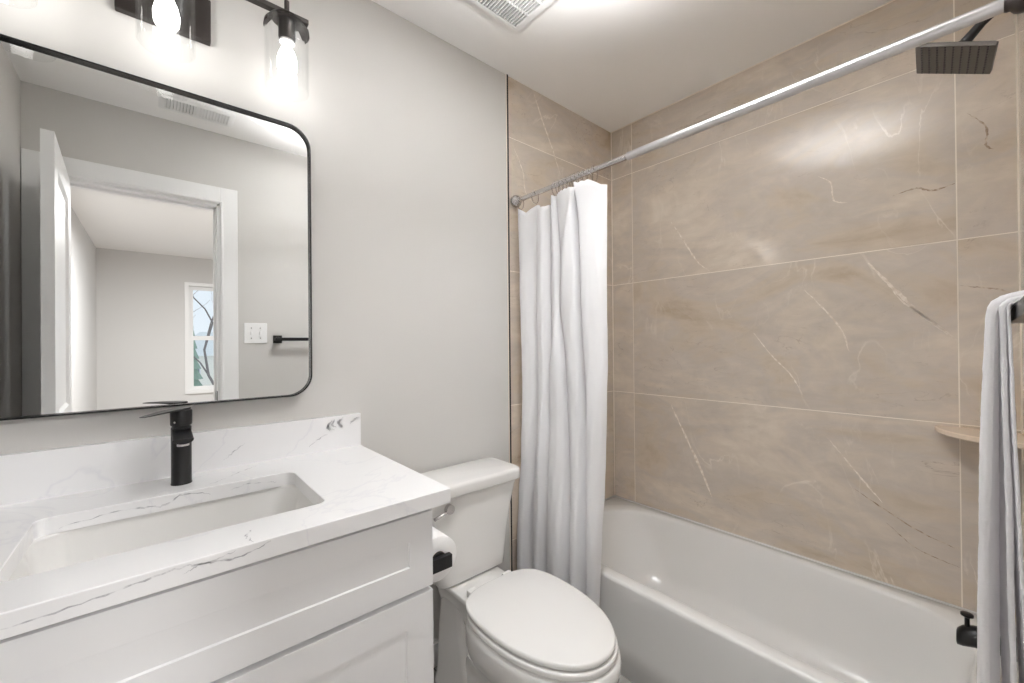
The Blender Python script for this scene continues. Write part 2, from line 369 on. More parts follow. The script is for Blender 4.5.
V = [
 # (list of (Y, Z)), width, kind ; measured on the long tiled wall
 ([(-1.13, 1.53), (-1.19, 1.44), (-1.26, 1.34), (-1.33, 1.26)], 0.012, 'w'),
 ([(-0.93, 1.45), (-1.00, 1.36), (-1.05, 1.28), (-1.07, 1.20)], 0.007, 'w'),
 ([(-0.74, 1.28), (-0.81, 1.18), (-0.88, 1.10), (-0.92, 1.02)], 0.006, 'w'),
 ([(-0.36, 1.86), (-0.42, 1.76), (-0.49, 1.64), (-0.55, 1.58)], 0.008, 'w'),
 ([(-0.98, 1.90), (-1.02, 1.86), (-1.03, 1.79), (-1.07, 1.77)], 0.006, 'w'),
 ([(-1.38, 1.98), (-1.42, 1.92), (-1.42, 1.86), (-1.44, 1.84)], 0.006, 'b'),
 ([(-1.20, 1.76), (-1.26, 1.77), (-1.30, 1.75), (-1.35, 1.76)], 0.007, 'b'),
 ([(-0.35, 0.92), (-0.42, 0.78), (-0.50, 0.62), (-0.55, 0.50)], 0.013, 'w'),
 ([(-1.00, 0.86), (-1.06, 0.78), (-1.12, 0.70), (-1.16, 0.65)], 0.006, 'w'),
 ([(-1.08, 0.68), (-1.16, 0.63), (-1.25, 0.58), (-1.34, 0.55)], 0.005, 'b'),
 ([(-1.17, 0.58), (-1.24, 0.52), (-1.30, 0.50), (-1.35, 0.49)], 0.004, 'b'),
 ([(-1.36, 1.42), (-1.40, 1.41), (-1.44, 1.40), (-1.47, 1.38)], 0.005, 'b'),
 ([(-1.18, 1.46), (-1.22, 1.38), (-1.30, 1.30), (-1.35, 1.24)], 0.005, 'w'),
]
VL = [([(-0.62, 2.44), (-0.57, 2.34), (-0.50, 2.22), (-0.44, 2.10)], 0.010, 'w'),
      ([(-0.76, 2.15), (-0.70, 2.05), (-0.68, 1.95), (-0.60, 1.90)], 0.006, 'w')]
tile_wall('wall_back', 'x', YE, 0.0, (-1.354, -0.134), (-1, 0.0), V)
tile_wall('wall_alcove_left', 'y', XT, 0.0, (), (-1, 0.0), VL)
tile_wall('wall_alcove_right', 'y', XT+0.085, 0.0, (), (1, YE))
# metal tile edge, caulk beads, baseboards
struct(link('trim_1', newbox(XT-0.007, XT, -0.006, 0.01, 0, H), BLACK))
struct(link('trim_2', newbox(XT-0.011, XT-0.007, -0.0035, 0.01, 0, H), CAULK))
bm = bmesh.new()
cyl(bm, (-0.001, -0.001, 0.36), (-0.001, -0.001, H), 0.0032, n=10); cyl(bm, (-0.001, YE+0.001, 0.36), (-0.001, YE+0.001, H), 0.0032, n=10)
cyl(bm, (-0.001, YE, H-0.001), (-0.001, 0, H-0.001), 0.003, n=10)
struct(link('trim_3', bm, CAULK, smooth=True))
bm = bmesh.new()
cyl(bm, (-0.003, YE+0.003, 0.357), (-0.003, -0.003, 0.357), 0.005, n=10); cyl(bm, (-0.003, -0.003, 0.357), (-0.70, -0.003, 0.357), 0.005, n=10)
struct(link('trim_4', bm, ACRY, smooth=True))
def baseboard(name, x0, x1, y0, y1, ax):
    bm = newbox(x0, x1, y0, y1, 0, 0.092)
    o = struct(link(name, bm, TRIMW, bevel=0.004)); return o
baseboard('baseboard_front', -1.505, XT-0.012, -0.014, 0.0, 'x')
baseboard('baseboard_rear', DX1+0.11, -0.706, YR, YR+0.014, 'x')
baseboard('baseboard_left', XL, XL+0.014, YR+0.02, -0.57, 'y')

# ------------------------------------------------------------------ doorway, door and the bedroom beyond
bm = bmesh.new()
box(bm, DX1-0.004, DX1+0.080, YR, YR+0.016, 0, DZ+0.088)
box(bm, XL+0.003, DX0+0.004, YR, YR+0.016, 0, DZ+0.088)
box(bm, DX0+0.004, DX1-0.004, YR, YR+0.016, DZ-0.004, DZ+0.088)
box(bm, DX1, DX1+0.010, YR-0.0005, YR+0.019, 0, DZ+0.01); box(bm, DX0, DX1, YR-0.0005, YR+0.019, DZ, DZ+0.010)
struct(link('trim_5', bm, TRIMW, bevel=0.003))
bm = bmesh.new()
box(bm, DX1-0.018, DX1, YR-0.12, YR-0.0, 0, DZ); box(bm, DX0, DX0+0.018, YR-0.12, YR, 0, DZ); box(bm, DX0, DX1, YR-0.12, YR, DZ-0.018, DZ)
box(bm, DX1-0.030, DX1-0.018, YR-0.075, YR-0.04, 0, DZ-0.018); box(bm, DX0+0.018, DX0+0.03, YR-0.075, YR-0.04, 0, DZ-0.018); box(bm, DX0+0.018, DX1-0.018, YR-0.075, YR-0.04, DZ-0.03, DZ-0.018)
o = struct(link('trim_6', bm, TRIMW))
link('strike_plate', newbox(DX1-0.0205, DX1-0.018, YR-0.034, YR-0.006, 0.93, 0.985), BLACK, o)
# door leaf, hinged at the left jamb and standing open against the left wall
hx, hy = -2.322, YR+0.004; fx, fy = -2.293, -0.847
ln = math.hypot(fx-hx, fy-hy); ang = math.atan2(fy-hy, fx-hx)
def shaker_leaf(bm, x0, x1, z0, z1, y_f, th, stile, rec, bev=0.012, sign=1, panels=None):
    """slab in local X-Z facing sign*Y with recessed panels; panels = list of (x0,x1,z0,z1)"""
    if panels is None: panels = [(x0+stile, x1-stile, z0+stile, z1-stile)]
    xs = sorted({x0, x1, *[p[0] for p in panels], *[p[1] for p in panels]}); zs = sorted({z0, z1, *[p[2] for p in panels], *[p[3] for p in panels]})
    cache = {}
    def v(x, y, z):
        k = (round(x, 5), round(y, 5), round(z, 5))
        if k not in cache: cache[k] = bm.verts.new((x, y, z))
        return cache[k]
    yb = y_f - sign*th
    for a, b in zip(xs, xs[1:]):
        for c, d in zip(zs, zs[1:]):
            bm.faces.new((v(a, yb, c), v(b, yb, c), v(b, yb, d), v(a, yb, d)))
            if any(abs(a-p[0]) < 1e-6 and abs(b-p[1]) < 1e-6 and c >= p[2]-1e-6 and d <= p[3]+1e-6 for p in panels):
                y2 = y_f - sign*rec; i = bev
                o4 = [(a, c), (b, c), (b, d), (a, d)]; i4 = [(a+i, c+i), (b-i, c+i), (b-i, d-i), (a+i, d-i)]
                for k in range(4):
                    k2 = (k+1) % 4
                    bm.faces.new((v(o4[k][0], y_f, o4[k][1]), v(o4[k2][0], y_f, o4[k2][1]), v(i4[k2][0], y2, i4[k2][1]), v(i4[k][0], y2, i4[k][1])))
                bm.faces.new([v(x, y2, z) for x, z in i4])
            else:
                bm.faces.new((v(a, y_f, c), v(b, y_f, c), v(b, y_f, d), v(a, y_f, d)))
    for a, b in zip(xs, xs[1:]):
        for z in (z0, z1): bm.faces.new((v(a, y_f, z), v(b, y_f, z), v(b, yb, z), v(a, yb, z)))
    for c, d in zip(zs, zs[1:]):
        for x in (x0, x1): bm.faces.new((v(x, y_f, c), v(x, y_f, d), v(x, yb, d), v(x, yb, c)))
bm = bmesh.new()
shaker_leaf(bm, 0, ln, 0.012, 2.03, -0.0175, 0.0175, 0.1, 0.010, 0.014, -1, [(0.11, ln-0.11, 0.98, 1.92), (0.11, ln-0.11, 0.20, 0.82)])
shaker_leaf(bm, 0, ln, 0.012, 2.03, 0.0175, 0.0175, 0.1, 0.010, 0.014, 1, [(0.11, ln-0.11, 0.98, 1.92), (0.11, ln-0.11, 0.20, 0.82)])
bmesh.ops.remove_doubles(bm, verts=bm.verts[:], dist=1e-5)
bmesh.ops.transform(bm, matrix=Matrix.Translation((hx, hy, 0)) @ Matrix.Rotation(ang, 4, 'Z'), verts=bm.verts[:])
dl = struct(link('door_1', bm, TRIMW))
dm = Matrix.Translation((hx, hy, 0)) @ Matrix.Rotation(ang, 4, 'Z')
bm = bmesh.new()
cyl(bm, (ln-0.06, -0.0175, 0.95), (ln-0.06, -0.024, 0.95), 0.026); cyl(bm, (ln-0.06, -0.02, 0.95), (ln-0.06, -0.045, 0.95), 0.009); cyl(bm, (ln-0.055, -0.045, 0.95), (ln-0.165, -0.045, 0.95), 0.008)
bmesh.ops.transform(bm, matrix=dm, verts=bm.verts[:]); link('door_handle', bm, BLACK, dl, angle=40)

BX0, BX1, BY0, BY1 = -2.545, 1.2, -5.75, YR-0.12
struct(link('floor', newbox(BX0-0.1, BX1+0.1, BY0-0.12, BY1, -0.05, -0.001), FLOORB))
struct(link('ceiling', newbox(BX0-0.1, BX1+0.1, BY0-0.12, BY1, H, H+0.05), CEIL))
struct(link('wall_bedroom_left', newbox(BX0-0.1, BX0, BY0, BY1, 0, H), BEDPAINT))
struct(link('wall_bedroom_right', newbox(BX1, BX1+0.1, BY0, BY1, 0, H), BEDPAINT))
struct(link('wall_bedroom_near', newbox(0.1, BX1, BY1, BY1+0.1, 0, H), BEDPAINT))
WX0, WX1, WZ0, WZ1 = -1.655, -0.25, 0.64, 2.07
bm = bmesh.new()
box(bm, BX0-0.1, WX0, BY0-0.12, BY0, 0, H); box(bm, WX1, BX1+0.1, BY0-0.12, BY0, 0, H)
box(bm, WX0, WX1, BY0-0.12, BY0, 0, WZ0); box(bm, WX0, WX1, BY0-0.12, BY0, WZ1, H)
struct(link('wall_bedroom_far', bm, BEDPAINT))
w = bpy.data.objects.new('window_1', None); COL.objects.link(w); w.location = ((WX0+WX1)/2, BY0, WZ0); struct(w)
bm = bmesh.new()
cw = 0.045
box(bm, WX0-cw, WX0, BY0, BY0+0.018, WZ0-cw, WZ1+cw); box(bm, WX1, WX1+cw, BY0, BY0+0.018, WZ0-cw, WZ1+cw)
box(bm, WX0, WX1, BY0, BY0+0.018, WZ1, WZ1+cw); box(bm, WX0, WX1, BY0, BY0+0.03, WZ0-cw, WZ0)
link('window_casing', bm, TRIMW, w)
zm = (WZ0+WZ1)/2+0.0
def sash(z0, z1, y, nm):
    bm = bmesh.new(); f = 0.05; xm = (WX0+WX1)/2
    for a, b in ((WX0, xm), (xm, WX1)):
        box(bm, a, a+f, y, y+0.03, z0, z1); box(bm, b-f, b, y, y+0.03, z0, z1)
        box(bm, a+f, b-f, y, y+0.03, z0, z0+f); box(bm, a+f, b-f, y, y+0.03, z1-f, z1)
    s_ = link('sash', bm, TRIMW, w)
    bm = bmesh.new()
    for a, b in ((WX0, xm), (xm, WX1)): box(bm, a+f, b-f, y+0.012, y+0.016, z0+f, z1-f)
    link('pane', bm, PANE, s_)
sash(WZ0, zm+0.02, BY0-0.05, 'l'); sash(zm-0.02, WZ1, BY0-0.085, 'u')
# added lamp, never in view, put in to brighten the bedroom
t = thing('added_fill_lamp', 'added round white fill lamp, unseen, in the bedroom beyond the doorway', 'added fill lamp', (-1.4, -3.4, H))
bm = bmesh.new(); lathe(bm, [(0.17, 0), (0.17, -0.03), (0.15, -0.035)], (-1.4, -3.4, H), cap0=True, cap1=True); link('base', bm, TRIMW, t, angle=40)
bm = bmesh.new(); lathe(bm, [(0.15, -0.035), (0.145, -0.06), (0.11, -0.085), (0.04, -0.095)], (-1.4, -3.4, H), cap0=True, cap1=True)
link('diffuser', bm, mat('fill_lamp_diffuser', (0.95, 0.95, 0.95), 0.4, emit=(1, 0.97, 0.93), estr=3), t, smooth=True)
# outside
struct(link('ground', newbox(-30, 30, -60, BY0-0.2, -0.62, -0.6), SNOW))
t = thing('house', 'pale neighbouring house with a grey roof seen through the bedroom window', 'house', (2.4, -26, -0.6))
bm = bmesh.new(); box(bm, -1.25, 6.0, -30, -22, -0.6, 0.85); link('wall', bm, SIDING, t)
bm = bmesh.new(); v = [bm.verts.new(p) for p in ((-1.5, -21.7, 0.8), (6.3, -21.7, 0.8), (6.3, -30.3, 0.8), (-1.5, -30.3, 0.8), (-0.2, -26, 2.0), (5.0, -26, 2.0))]
for f in ((0, 1, 5, 4), (2, 3, 4, 5), (0, 4, 3), (1, 2, 5), (0, 3, 2, 1)): bm.faces.new([v[i] for i in f])
link('roof', bm, ROOFM, t)
for xx in (-0.85, 0.6, 2.4):
    f = link('window', newbox(xx-0.05, xx+0.40, -22.02, -21.94, -0.08, 0.46), TRIMW, t)
    link('pane', newbox(xx, xx+0.35, -22.03, -21.93, -0.03, 0.41), HWIN, f)
t = thing('bare_tree', 'bare dark branched tree outside the bedroom window', 'tree', (-1.32, -11.5, -0.6))
bm = bmesh.new(); rt = random.Random(3)
def branch(p, d, L, r, depth):
    q = [p + d*L*k/4 + Vector((rt.uniform(-1, 1), rt.uniform(-1, 1), rt.uniform(-1, 1)))*L*0.03*k for k in range(5)]
    tube(bm, q, [r*(1-0.12*k) for k in range(5)], n=6)
    if depth:
        for k in (2, 3, 4):
            nd = (d + Vector((rt.uniform(-0.9, 0.9), rt.uniform(-0.5, 0.5), rt.uniform(-0.2, 0.6)))).normalized()
            branch(q[k], nd, L*rt.uniform(0.55, 0.75), r*0.5, depth-1)
branch(Vector((-0.62, -11.5, -0.6)), Vector((-0.2, 0, 1)).normalized(), 2.4, 0.04, 3)
link('trunk', bm, BARK, t, smooth=True)
t2 = thing('evergreen_tree', 'pale green conifer standing beyond the bare tree outside the window', 'tree', (-1.15, -16, -0.6))
bm = bmesh.new()
for k in range(7): cyl(bm, (-1.15, -16, -0.2+k*0.34), (-1.15, -16, 0.45+k*0.34), 0.42-k*0.05, 0.05, n=9)
link('foliage', bm, GREEN, t2)
bm = bmesh.new(); cyl(bm, (-1.15, -16, -0.6), (-1.15, -16, -0.1), 0.08); link('trunk', bm, BARK, t2)

# ------------------------------------------------------------------ added bathroom fill lamp (unseen, beyond the top of the frame)
t = thing('added_fill_lamp', 'added unseen white bowl fill lamp under the bathroom ceiling', 'added fill lamp', (-1.20, -0.85, H))
bm = bmesh.new(); lathe(bm, [(0.06, 0), (0.06, -0.012), (0.012, -0.018), (0.009, -0.23)], (-1.20, -0.85, H), cap0=True); link('canopy', bm, TRIMW, t, smooth=True)
bm = bmesh.new(); lathe(bm, [(0.15, -0.205), (0.148, -0.23), (0.11, -0.258), (0.04, -0.271), (0.001, -0.272), (0.001, -0.268), (0.04, -0.267), (0.108, -0.254), (0.144, -0.229), (0.146, -0.205), (0.15, -0.205)], (-1.20, -0.85, H)); link('bowl', bm, TRIMW, t, smooth=True)

# ------------------------------------------------------------------ mirror
MX0, MX1, MZ0, MZ1 = -2.37, -1.632, 1.088, 1.917
t = thing('wall_mirror', 'large round-cornered mirror in a thin black frame above the vanity', 'mirror', ((MX0+MX1)/2, 0, MZ0))
def xz(pts, y): return [(x, y, z) for x, z in pts]
rad = 0.065
bm = bmesh.new(); o1 = rrect(MX0, MX1, MZ0, MZ1, rad, 24); i1 = rrect(MX0+0.004, MX1-0.004, MZ0+0.004, MZ1-0.004, rad-0.004, 24)
loft(bm, [xz(i1, -0.003), xz(o1, -0.003), xz(o1, -0.034), xz(i1, -0.034), xz(i1, -0.003)], False, False)
link('frame', bm, FRAMEB, t, angle=30)
bm = bmesh.new(); g0 = rrect(MX0+0.0042, MX1-0.0042, MZ0+0.0042, MZ1-0.0042, rad-0.004, 24)
loft(bm, [xz(g0, -0.004), xz(g0, -0.022)], True, True); link('mirror_glass', bm, MIRROR, t)

# ------------------------------------------------------------------ vanity light
LY = -0.13; LC = -1.978
t = thing('vanity_light', 'three-bulb dark bronze wall light with clear glass shades above the mirror', 'wall lamp', (LC, 0, 2.13))
bm = bmesh.new(); box(bm, LC-0.096, LC+0.096, -0.022, 0, 2.078, 2.195); link('backplate', bm, BRONZE, t, bevel=0.003)
bm = bmesh.new(); box(bm, LC-0.012, LC+0.012, LY-0.0, -0.022, 2.177, 2.19); link('arm', bm, BRONZE, t, bevel=0.002)
bm = bmesh.new(); box(bm, LC-0.315, LC+0.315, LY-0.010, LY+0.010, 2.168, 2.182); link('bar', bm, BRONZE, t, bevel=0.002)
for k in (-1, 0, 1):
    cx = LC+0.26*k; c = (cx, LY, 0)
    bm = bmesh.new()
    prof = [(0.0522, 1.962), (0.0540, 1.960), (0.0552, 1.962), (0.0552, 2.125), (0.052, 2.142), (0.043, 2.152), (0.022, 2.156), (0.022, 2.153), (0.042, 2.149), (0.0495, 2.139), (0.0522, 2.124), (0.0522, 1.962)]
    lathe(bm, prof, c, 48); sh = link('shade', bm, GLASS, t, smooth=True)
    bm = bmesh.new(); lathe(bm, [(0.0005, 2.165), (0.030, 2.165), (0.040, 2.160), (0.0558, 2.140), (0.0572, 2.128), (0.0556, 2.127), (0.0545, 2.137), (0.039, 2.1565), (0.0005, 2.158)], c, 48)
    # narrow dark strap curving over the shade's shoulder
    for vv in bm.verts: pass
    geom = [f for f in bm.faces if abs(f.calc_center_median().y-LY) > 0.0235 and (f.calc_center_median().xy-Vector((cx, LY))).length > 0.026]
    bmesh.ops.delete(bm, geom=geom, context='FACES'); link('shade_cap', bm, BRONZE, t, smooth=True)
    bm = bmesh.new(); lathe(bm, [(0.0215, 2.158), (0.0215, 2.108), (0.019, 2.100), (0.016, 2.100)], c, 32, True, True); sk = link('socket', bm, BRONZE, t, angle=35)
    bm = bmesh.new(); lathe(bm, [(0.0185, 2.1005), (0.0185, 2.094), (0.012, 2.092)], c, 32, True, True); link('socket_ring', bm, PORCWHITE, sk)
    bm = bmesh.new(); lathe(bm, [(0.011, 2.092), (0.013, 2.080), (0.021, 2.062), (0.0255, 2.040), (0.024, 2.020), (0.016, 2.004), (0.004, 1.999)], c, 32, True, True); link('bulb', bm, FLAME, t, smooth=True)
    bm = bmesh.new(); cyl(bm, (cx+0.035*0, LY, 2.182), (cx, LY, 2.212), 0.0065); link('finial', bm, BRONZE, t, angle=40)

# ------------------------------------------------------------------ vanity: cabinet, countertop, sink, faucet
VX0, VX1, VF = -2.42, -1.514, -0.54
t = thing('vanity_cabinet', 'white shaker vanity cabinet under the quartz countertop', 'cabinet', ((VX0+VX1)/2, -0.27, 0))
bm = bmesh.new()
box(bm, VX0, VX1, VF, VF+0.018, 0.09, 0.866); box(bm, VX0, VX0+0.018, VF+0.018, -0.004, 0.0, 0.866); box(bm, VX1-0.018, VX1, VF+0.018, -0.004, 0.0, 0.866)
box(bm, VX0+0.018, VX1-0.018, VF+0.05, VF+0.065, 0.0, 0.09); box(bm, VX0+0.018, VX1-0.018, VF+0.018, -0.004, 0.09, 0.108); box(bm, VX0+0.018, VX1-0.018, -0.02, -0.004, 0.108, 0.866)
link('carcass', bm, CABW, t)
FY = VF-0.020
def front(nm, x0, x1, z0, z1, st):
    bm = bmesh.new(); shaker_leaf(bm, x0, x1, z0, z1, FY, 0.0195, st, 0.0035, 0.002, -1)
    return link(nm, bm, CABW, t)
front('drawer', VX0+0.003, VX1, 0.683, 0.855, 0.058)
front('drawer', VX0+0.003, VX1, 0.392, 0.671, 0.066)
front('drawer', VX0+0.003, VX1, 0.10, 0.38, 0.066)

# countertop with the sink cut-out
CX0, CX1, CY0, CZ0, CZ1 = -2.455, -1.475, -0.580, 0.869, 0.903
SX0, SX1, SY0, SY1 = -2.182, -1.722, -0.470, -0.178
bm = bmesh.new()
o0 = rrect(CX0, CX1, CY0, -0.001, 0.003, 16); o1 = rrect(CX0+0.0015, CX1-0.0015, CY0+0.0015, -0.001, 0.003, 16)
i0 = rrect(SX0, SX1, SY0, SY1, 0.022, 16); i1 = rrect(SX0-0.0015, SX1+0.0015, SY0-0.0015, SY1+0.0015, 0.022, 16)
loft(bm, [ring_z(o0, CZ0), ring_z(o0, CZ1-0.0015), ring_z(o1, CZ1), ring_z(i1, CZ1), ring_z(i0, CZ1-0.0015), ring_z(i0, CZ0), ring_z(o0, CZ0)], False, False)
zt = CZ1+0.0002; yf = CY0-0.0002
for i, (pts, w_) in enumerate((
    ([(-2.20, yf, 0.880), (-2.08, yf, 0.886), (-1.98, yf, 0.896), (-1.935, yf, 0.893), (-1.90, yf, 0.898)], 0.003),
    ([(-1.97, yf, 0.884), (-1.945, yf, 0.892), (-1.90, yf, 0.886), (-1.85, yf, 0.897)], 0.003))):
    ribbon(bm, pts, w_, (0, -1, 0), 1, 0.0016, i+20)
for i, (pts, w_) in enumerate((
    ([(-1.875, -0.575, zt), (-1.88, -0.54, zt), (-1.87, -0.52, zt)], 0.003),
    ([(-1.91, -0.16, zt), (-1.87, -0.13, zt), (-1.83, -0.09, zt), (-1.78, -0.05, zt)], 0.003))):
    ribbon(bm, pts, w_, (0, 0, 1), 1, 0.003, i+30)
yi = SY1-0.0002
for i, (pts, w_) in enumerate((
    ([(-2.15, yi, 0.878), (-2.05, yi, 0.888), (-1.99, yi, 0.880), (-1.955, yi, 0.897), (-1.90, yi, 0.886)], 0.0035),
    ([(-1.86, yi, 0.886), (-1.82, yi, 0.892), (-1.76, yi, 0.882)], 0.002))):
    ribbon(bm, pts, w_, (0, -1, 0), 1, 0.0018, i+40)
ct = tag(link('countertop', bm, [QUARTZ, VEING]), 'white quartz countertop with faint grey veins on the vanity cabinet', 'countertop')
bm = bmesh.new(); box(bm, CX0, CX1-0.002, -0.021, -0.001, CZ1, 1.011)
yb = -0.0213
for i, (pts, w_) in enumerate((
    ([(-1.57, yb, 0.998), (-1.582, yb, 0.985), (-1.578, yb, 0.972), (-1.562, yb, 0.968)], 0.010),
    ([(-1.562, yb, 0.999), (-1.57, yb, 0.985), (-1.558, yb, 0.975)], 0.006),
    ([(-1.536, yb, 1.002), (-1.55, yb, 0.990), (-1.542, yb, 0.976), (-1.536, yb, 0.972)], 0.010),
    ([(-1.513, yb, 0.981), (-1.498, yb, 0.992), (-1.485, yb, 0.994), (-1.479, yb, 0.999)], 0.008),
    ([(-1.64, yb, 0.925), (-1.61, yb, 0.945), (-1.585, yb, 0.957)], 0.003),
    ([(-1.86, yb, 0.925), (-1.83, yb, 0.95), (-1.81, yb, 0.965)], 0.0025))):
    ribbon(bm, pts, w_, (0, -1, 0), 1, 0.0022, i+60)
link('backsplash', bm, [QUARTZ, VEING], ct)

t = thing('sink', 'rectangular white undermount sink set into the countertop', 'sink', ((SX0+SX1)/2, (SY0+SY1)/2, 0.72))
bm = bmesh.new(); e = 0.006
prof = [(e+0.025, 0.8685), (e, 0.8685), (e, 0.862), (e-0.006, 0.835), (e-0.012, 0.78), (e-0.022, 0.752), (e-0.045, 0.738), (e-0.11, 0.731), (e-0.125, 0.729)]
rings = []
for q, z in prof:
    rings.append(ring_z(rrect(SX0-q, SX1+q, SY0-q, SY1+q, 0.022+max(0, q)+0.03, 16), z))
loft(bm, rings, False, True)
outer = [ring_z(rrect(SX0-0.031, SX1+0.031, SY0-0.031, SY1+0.031, 0.05, 16), 0.8685), ring_z(rrect(SX0-0.01, SX1+0.01, SY0-0.01, SY1+0.01, 0.05, 16), 0.84), ring_z(rrect(SX0+0.02, SX1-0.02, SY0+0.02, SY1-0.02, 0.05, 16), 0.718)]
loft(bm, outer, False, True)
link('basin', bm, PORC, t, smooth=True)
bm = bmesh.new(); lathe(bm, [(0.032, 0.7295), (0.032, 0.7325), (0.022, 0.734), (0.02, 0.731)], ((SX0+SX1)/2, -0.33, 0), cap1=True); link('drain', bm, BLACK, t, smooth=True)

fc = (-1.9535, -0.098)
t = thing('faucet', 'matte black single-lever faucet standing behind the sink', 'faucet', (*fc, CZ1))
bm = bmesh.new(); lathe(bm, [(0.0212, CZ1+0.0004), (0.0212, CZ1+0.003), (0.0205, CZ1+0.004), (0.0205, 1.043), (0.0185, 1.045), (0.0185, 1.048)], (*fc, 0), 40, True, True); link('body', bm, BLACK, t, angle=35)
bm = bmesh.new(); lathe(bm, [(0.0205, 1.0482), (0.0218, 1.050), (0.0222, 1.083), (0.0205, 1.0855)], (*fc, 0), 40, True, True); hc = link('handle', bm, BLACK, t, angle=35)
# flat blade lever pointing to the basin's left
bm = bmesh.new(); d = Vector((-2.031-fc[0], -0.188-fc[1], 0)); L_ = d.length-0.010; d.normalize(); s = Vector((-d.y, d.x, 0)); rings = []
for k in range(9):
    u = k/8; c = Vector((fc[0], fc[1], 0)) + d*(-0.018+u*(L_+0.018)); wd = 0.0195*(1-0.55*u)*(0.55 if k in (0,) else 1); wd = wd*(0.75 if k == 8 else 1)
    zt_ = 1.0905-0.004*u; th = 0.0065*(1-0.72*u); zz = zt_ + 0.0015*math.sin(u*PI)
    rings.append([c+s*wd+Vector((0, 0, zz)), c-s*wd+Vector((0, 0, zz)), c-s*wd+Vector((0, 0, zz-th)), c+s*wd+Vector((0, 0, zz-th))])
loft(bm, rings); link('lever', bm, BLACK, hc, bevel=0.0012)
# short flat spout facing the basin
bm = bmesh.new(); rings = []
for k in range(8):
    u = k/7; y = fc[1]-0.005-0.10*u; zt_ = 1.040-0.010*u; zb = 1.022-0.008*u+0.004*u*u; wd = 0.0185+0.0008*u
    a = [(fc[0]+wd*math.cos(PI*j/10), (zb+0.010)-0.010*math.sin(PI*j/10)) for j in range(11)]
    rings.append([(fc[0]+wd, y, zt_)] + [(px, y, pz) for px, pz in a] + [(fc[0]-wd, y, zt_)])
loft(bm, rings); sp = link('spout', bm, BLACK, t, bevel=0.001)
bm = bmesh.new(); lathe(bm, [(0.0115, 1.019), (0.0115, 1.0125), (0.010, 1.012)], (fc[0], fc[1]-0.088, 0), 24, True, True); link('aerator', bm, CHROME, sp)
bm = bmesh.new(); cyl(bm, (fc[0]-0.012, fc[1]-0.0185, 1.058), (fc[0]-0.0135, fc[1]-0.0205, 1.058), 0.0025, n=12); link('set_screw', bm, CHROME, hc)

# ------------------------------------------------------------------ toilet
TC = -1.134; TK = -1.137
t = thing('toilet', 'white two-piece toilet with closed lid between vanity and bathtub', 'toilet', (TC, -0.4, 0))
def egg(cx, yb, yf, hw, n=48, sq=0.0, back_flat=0.75):
    """elongated bowl outline: rounder at the front, squarer at the back"""
    pts = []; ym = yb + (yf-yb)*0.40
    for k in range(n):
        a = 2*PI*k/n; c, s_ = math.cos(a), math.sin(a)
        if s_ >= 0:   # towards the wall (+Y)
            e_ = back_flat
            x = hw*math.copysign(abs(c)**e_, c); y = ym + (yb-ym)*abs(s_)**e_
        else:
            x = hw*math.copysign(abs(c)**0.96, c); y = ym + (yf-ym)*abs(s_)**0.96
        pts.append((cx+x, y))
    return pts
# bowl and pedestal
bm = bmesh.new(); rings = []
for z, yb, yf, hw, bf in ((0.0, -0.16, -0.63, 0.104, 0.5), (0.025, -0.16, -0.632, 0.104, 0.5), (0.06, -0.18, -0.61, 0.092, 0.5), (0.13, -0.20, -0.61, 0.086, 0.5), (0.20, -0.23, -0.655, 0.102, 0.6),
                      (0.26, -0.255, -0.715, 0.136, 0.7), (0.315, -0.27, -0.765, 0.166, 0.8), (0.355, -0.28, -0.783, 0.178, 0.85), (0.380, -0.285, -0.787, 0.181, 0.85), (0.396, -0.29, -0.784, 0.178, 0.85), (0.4035, -0.295, -0.774, 0.170, 0.85)):
    rings.append(ring_z(egg(TC, yb, yf, hw, back_flat=bf), z))
loft(bm, rings, True, True)
bowl = link('bowl', bm, PORC, t, smooth=True)
# rear deck that carries the tank, and the trapway bulges on the sides
bm = bmesh.new()
rings = [ring_z(rrect(TC-a, TC+a, y0, y1, r), z) for z, a, y0, y1, r in ((0.24, 0.068, -0.24, -0.045, 0.05), (0.30, 0.072, -0.28, -0.04, 0.05), (0.345, 0.084, -0.32, -0.035, 0.05), (0.378, 0.100, -0.33, -0.03, 0.045), (0.392, 0.107, -0.33, -0.028, 0.03), (0.400, 0.106, -0.328, -0.030, 0.03), (0.4025, 0.102, -0.322, -0.034, 0.03))]
loft(bm, rings); link('tank_deck', bm, PORC, t, smooth=True)
for sgn in (-1, 1):
    bm = bmesh.new()
    rings = [ring_z(rrect(TC+sgn*0.045-hw_, TC+sgn*0.045+hw_, y0, y1, 0.03), z) for z, y0, y1, hw_ in ((0.0, -0.30, -0.06, 0.056), (0.02, -0.30, -0.06, 0.056), (0.05, -0.29, -0.065, 0.049), (0.12, -0.275, -0.068, 0.046), (0.24, -0.245, -0.072, 0.043), (0.305, -0.225, -0.078, 0.038), (0.330, -0.205, -0.09, 0.032), (0.342, -0.18, -0.11, 0.02))]
    loft(bm, rings); link('trapway', bm, PORC, bowl, smooth=True)
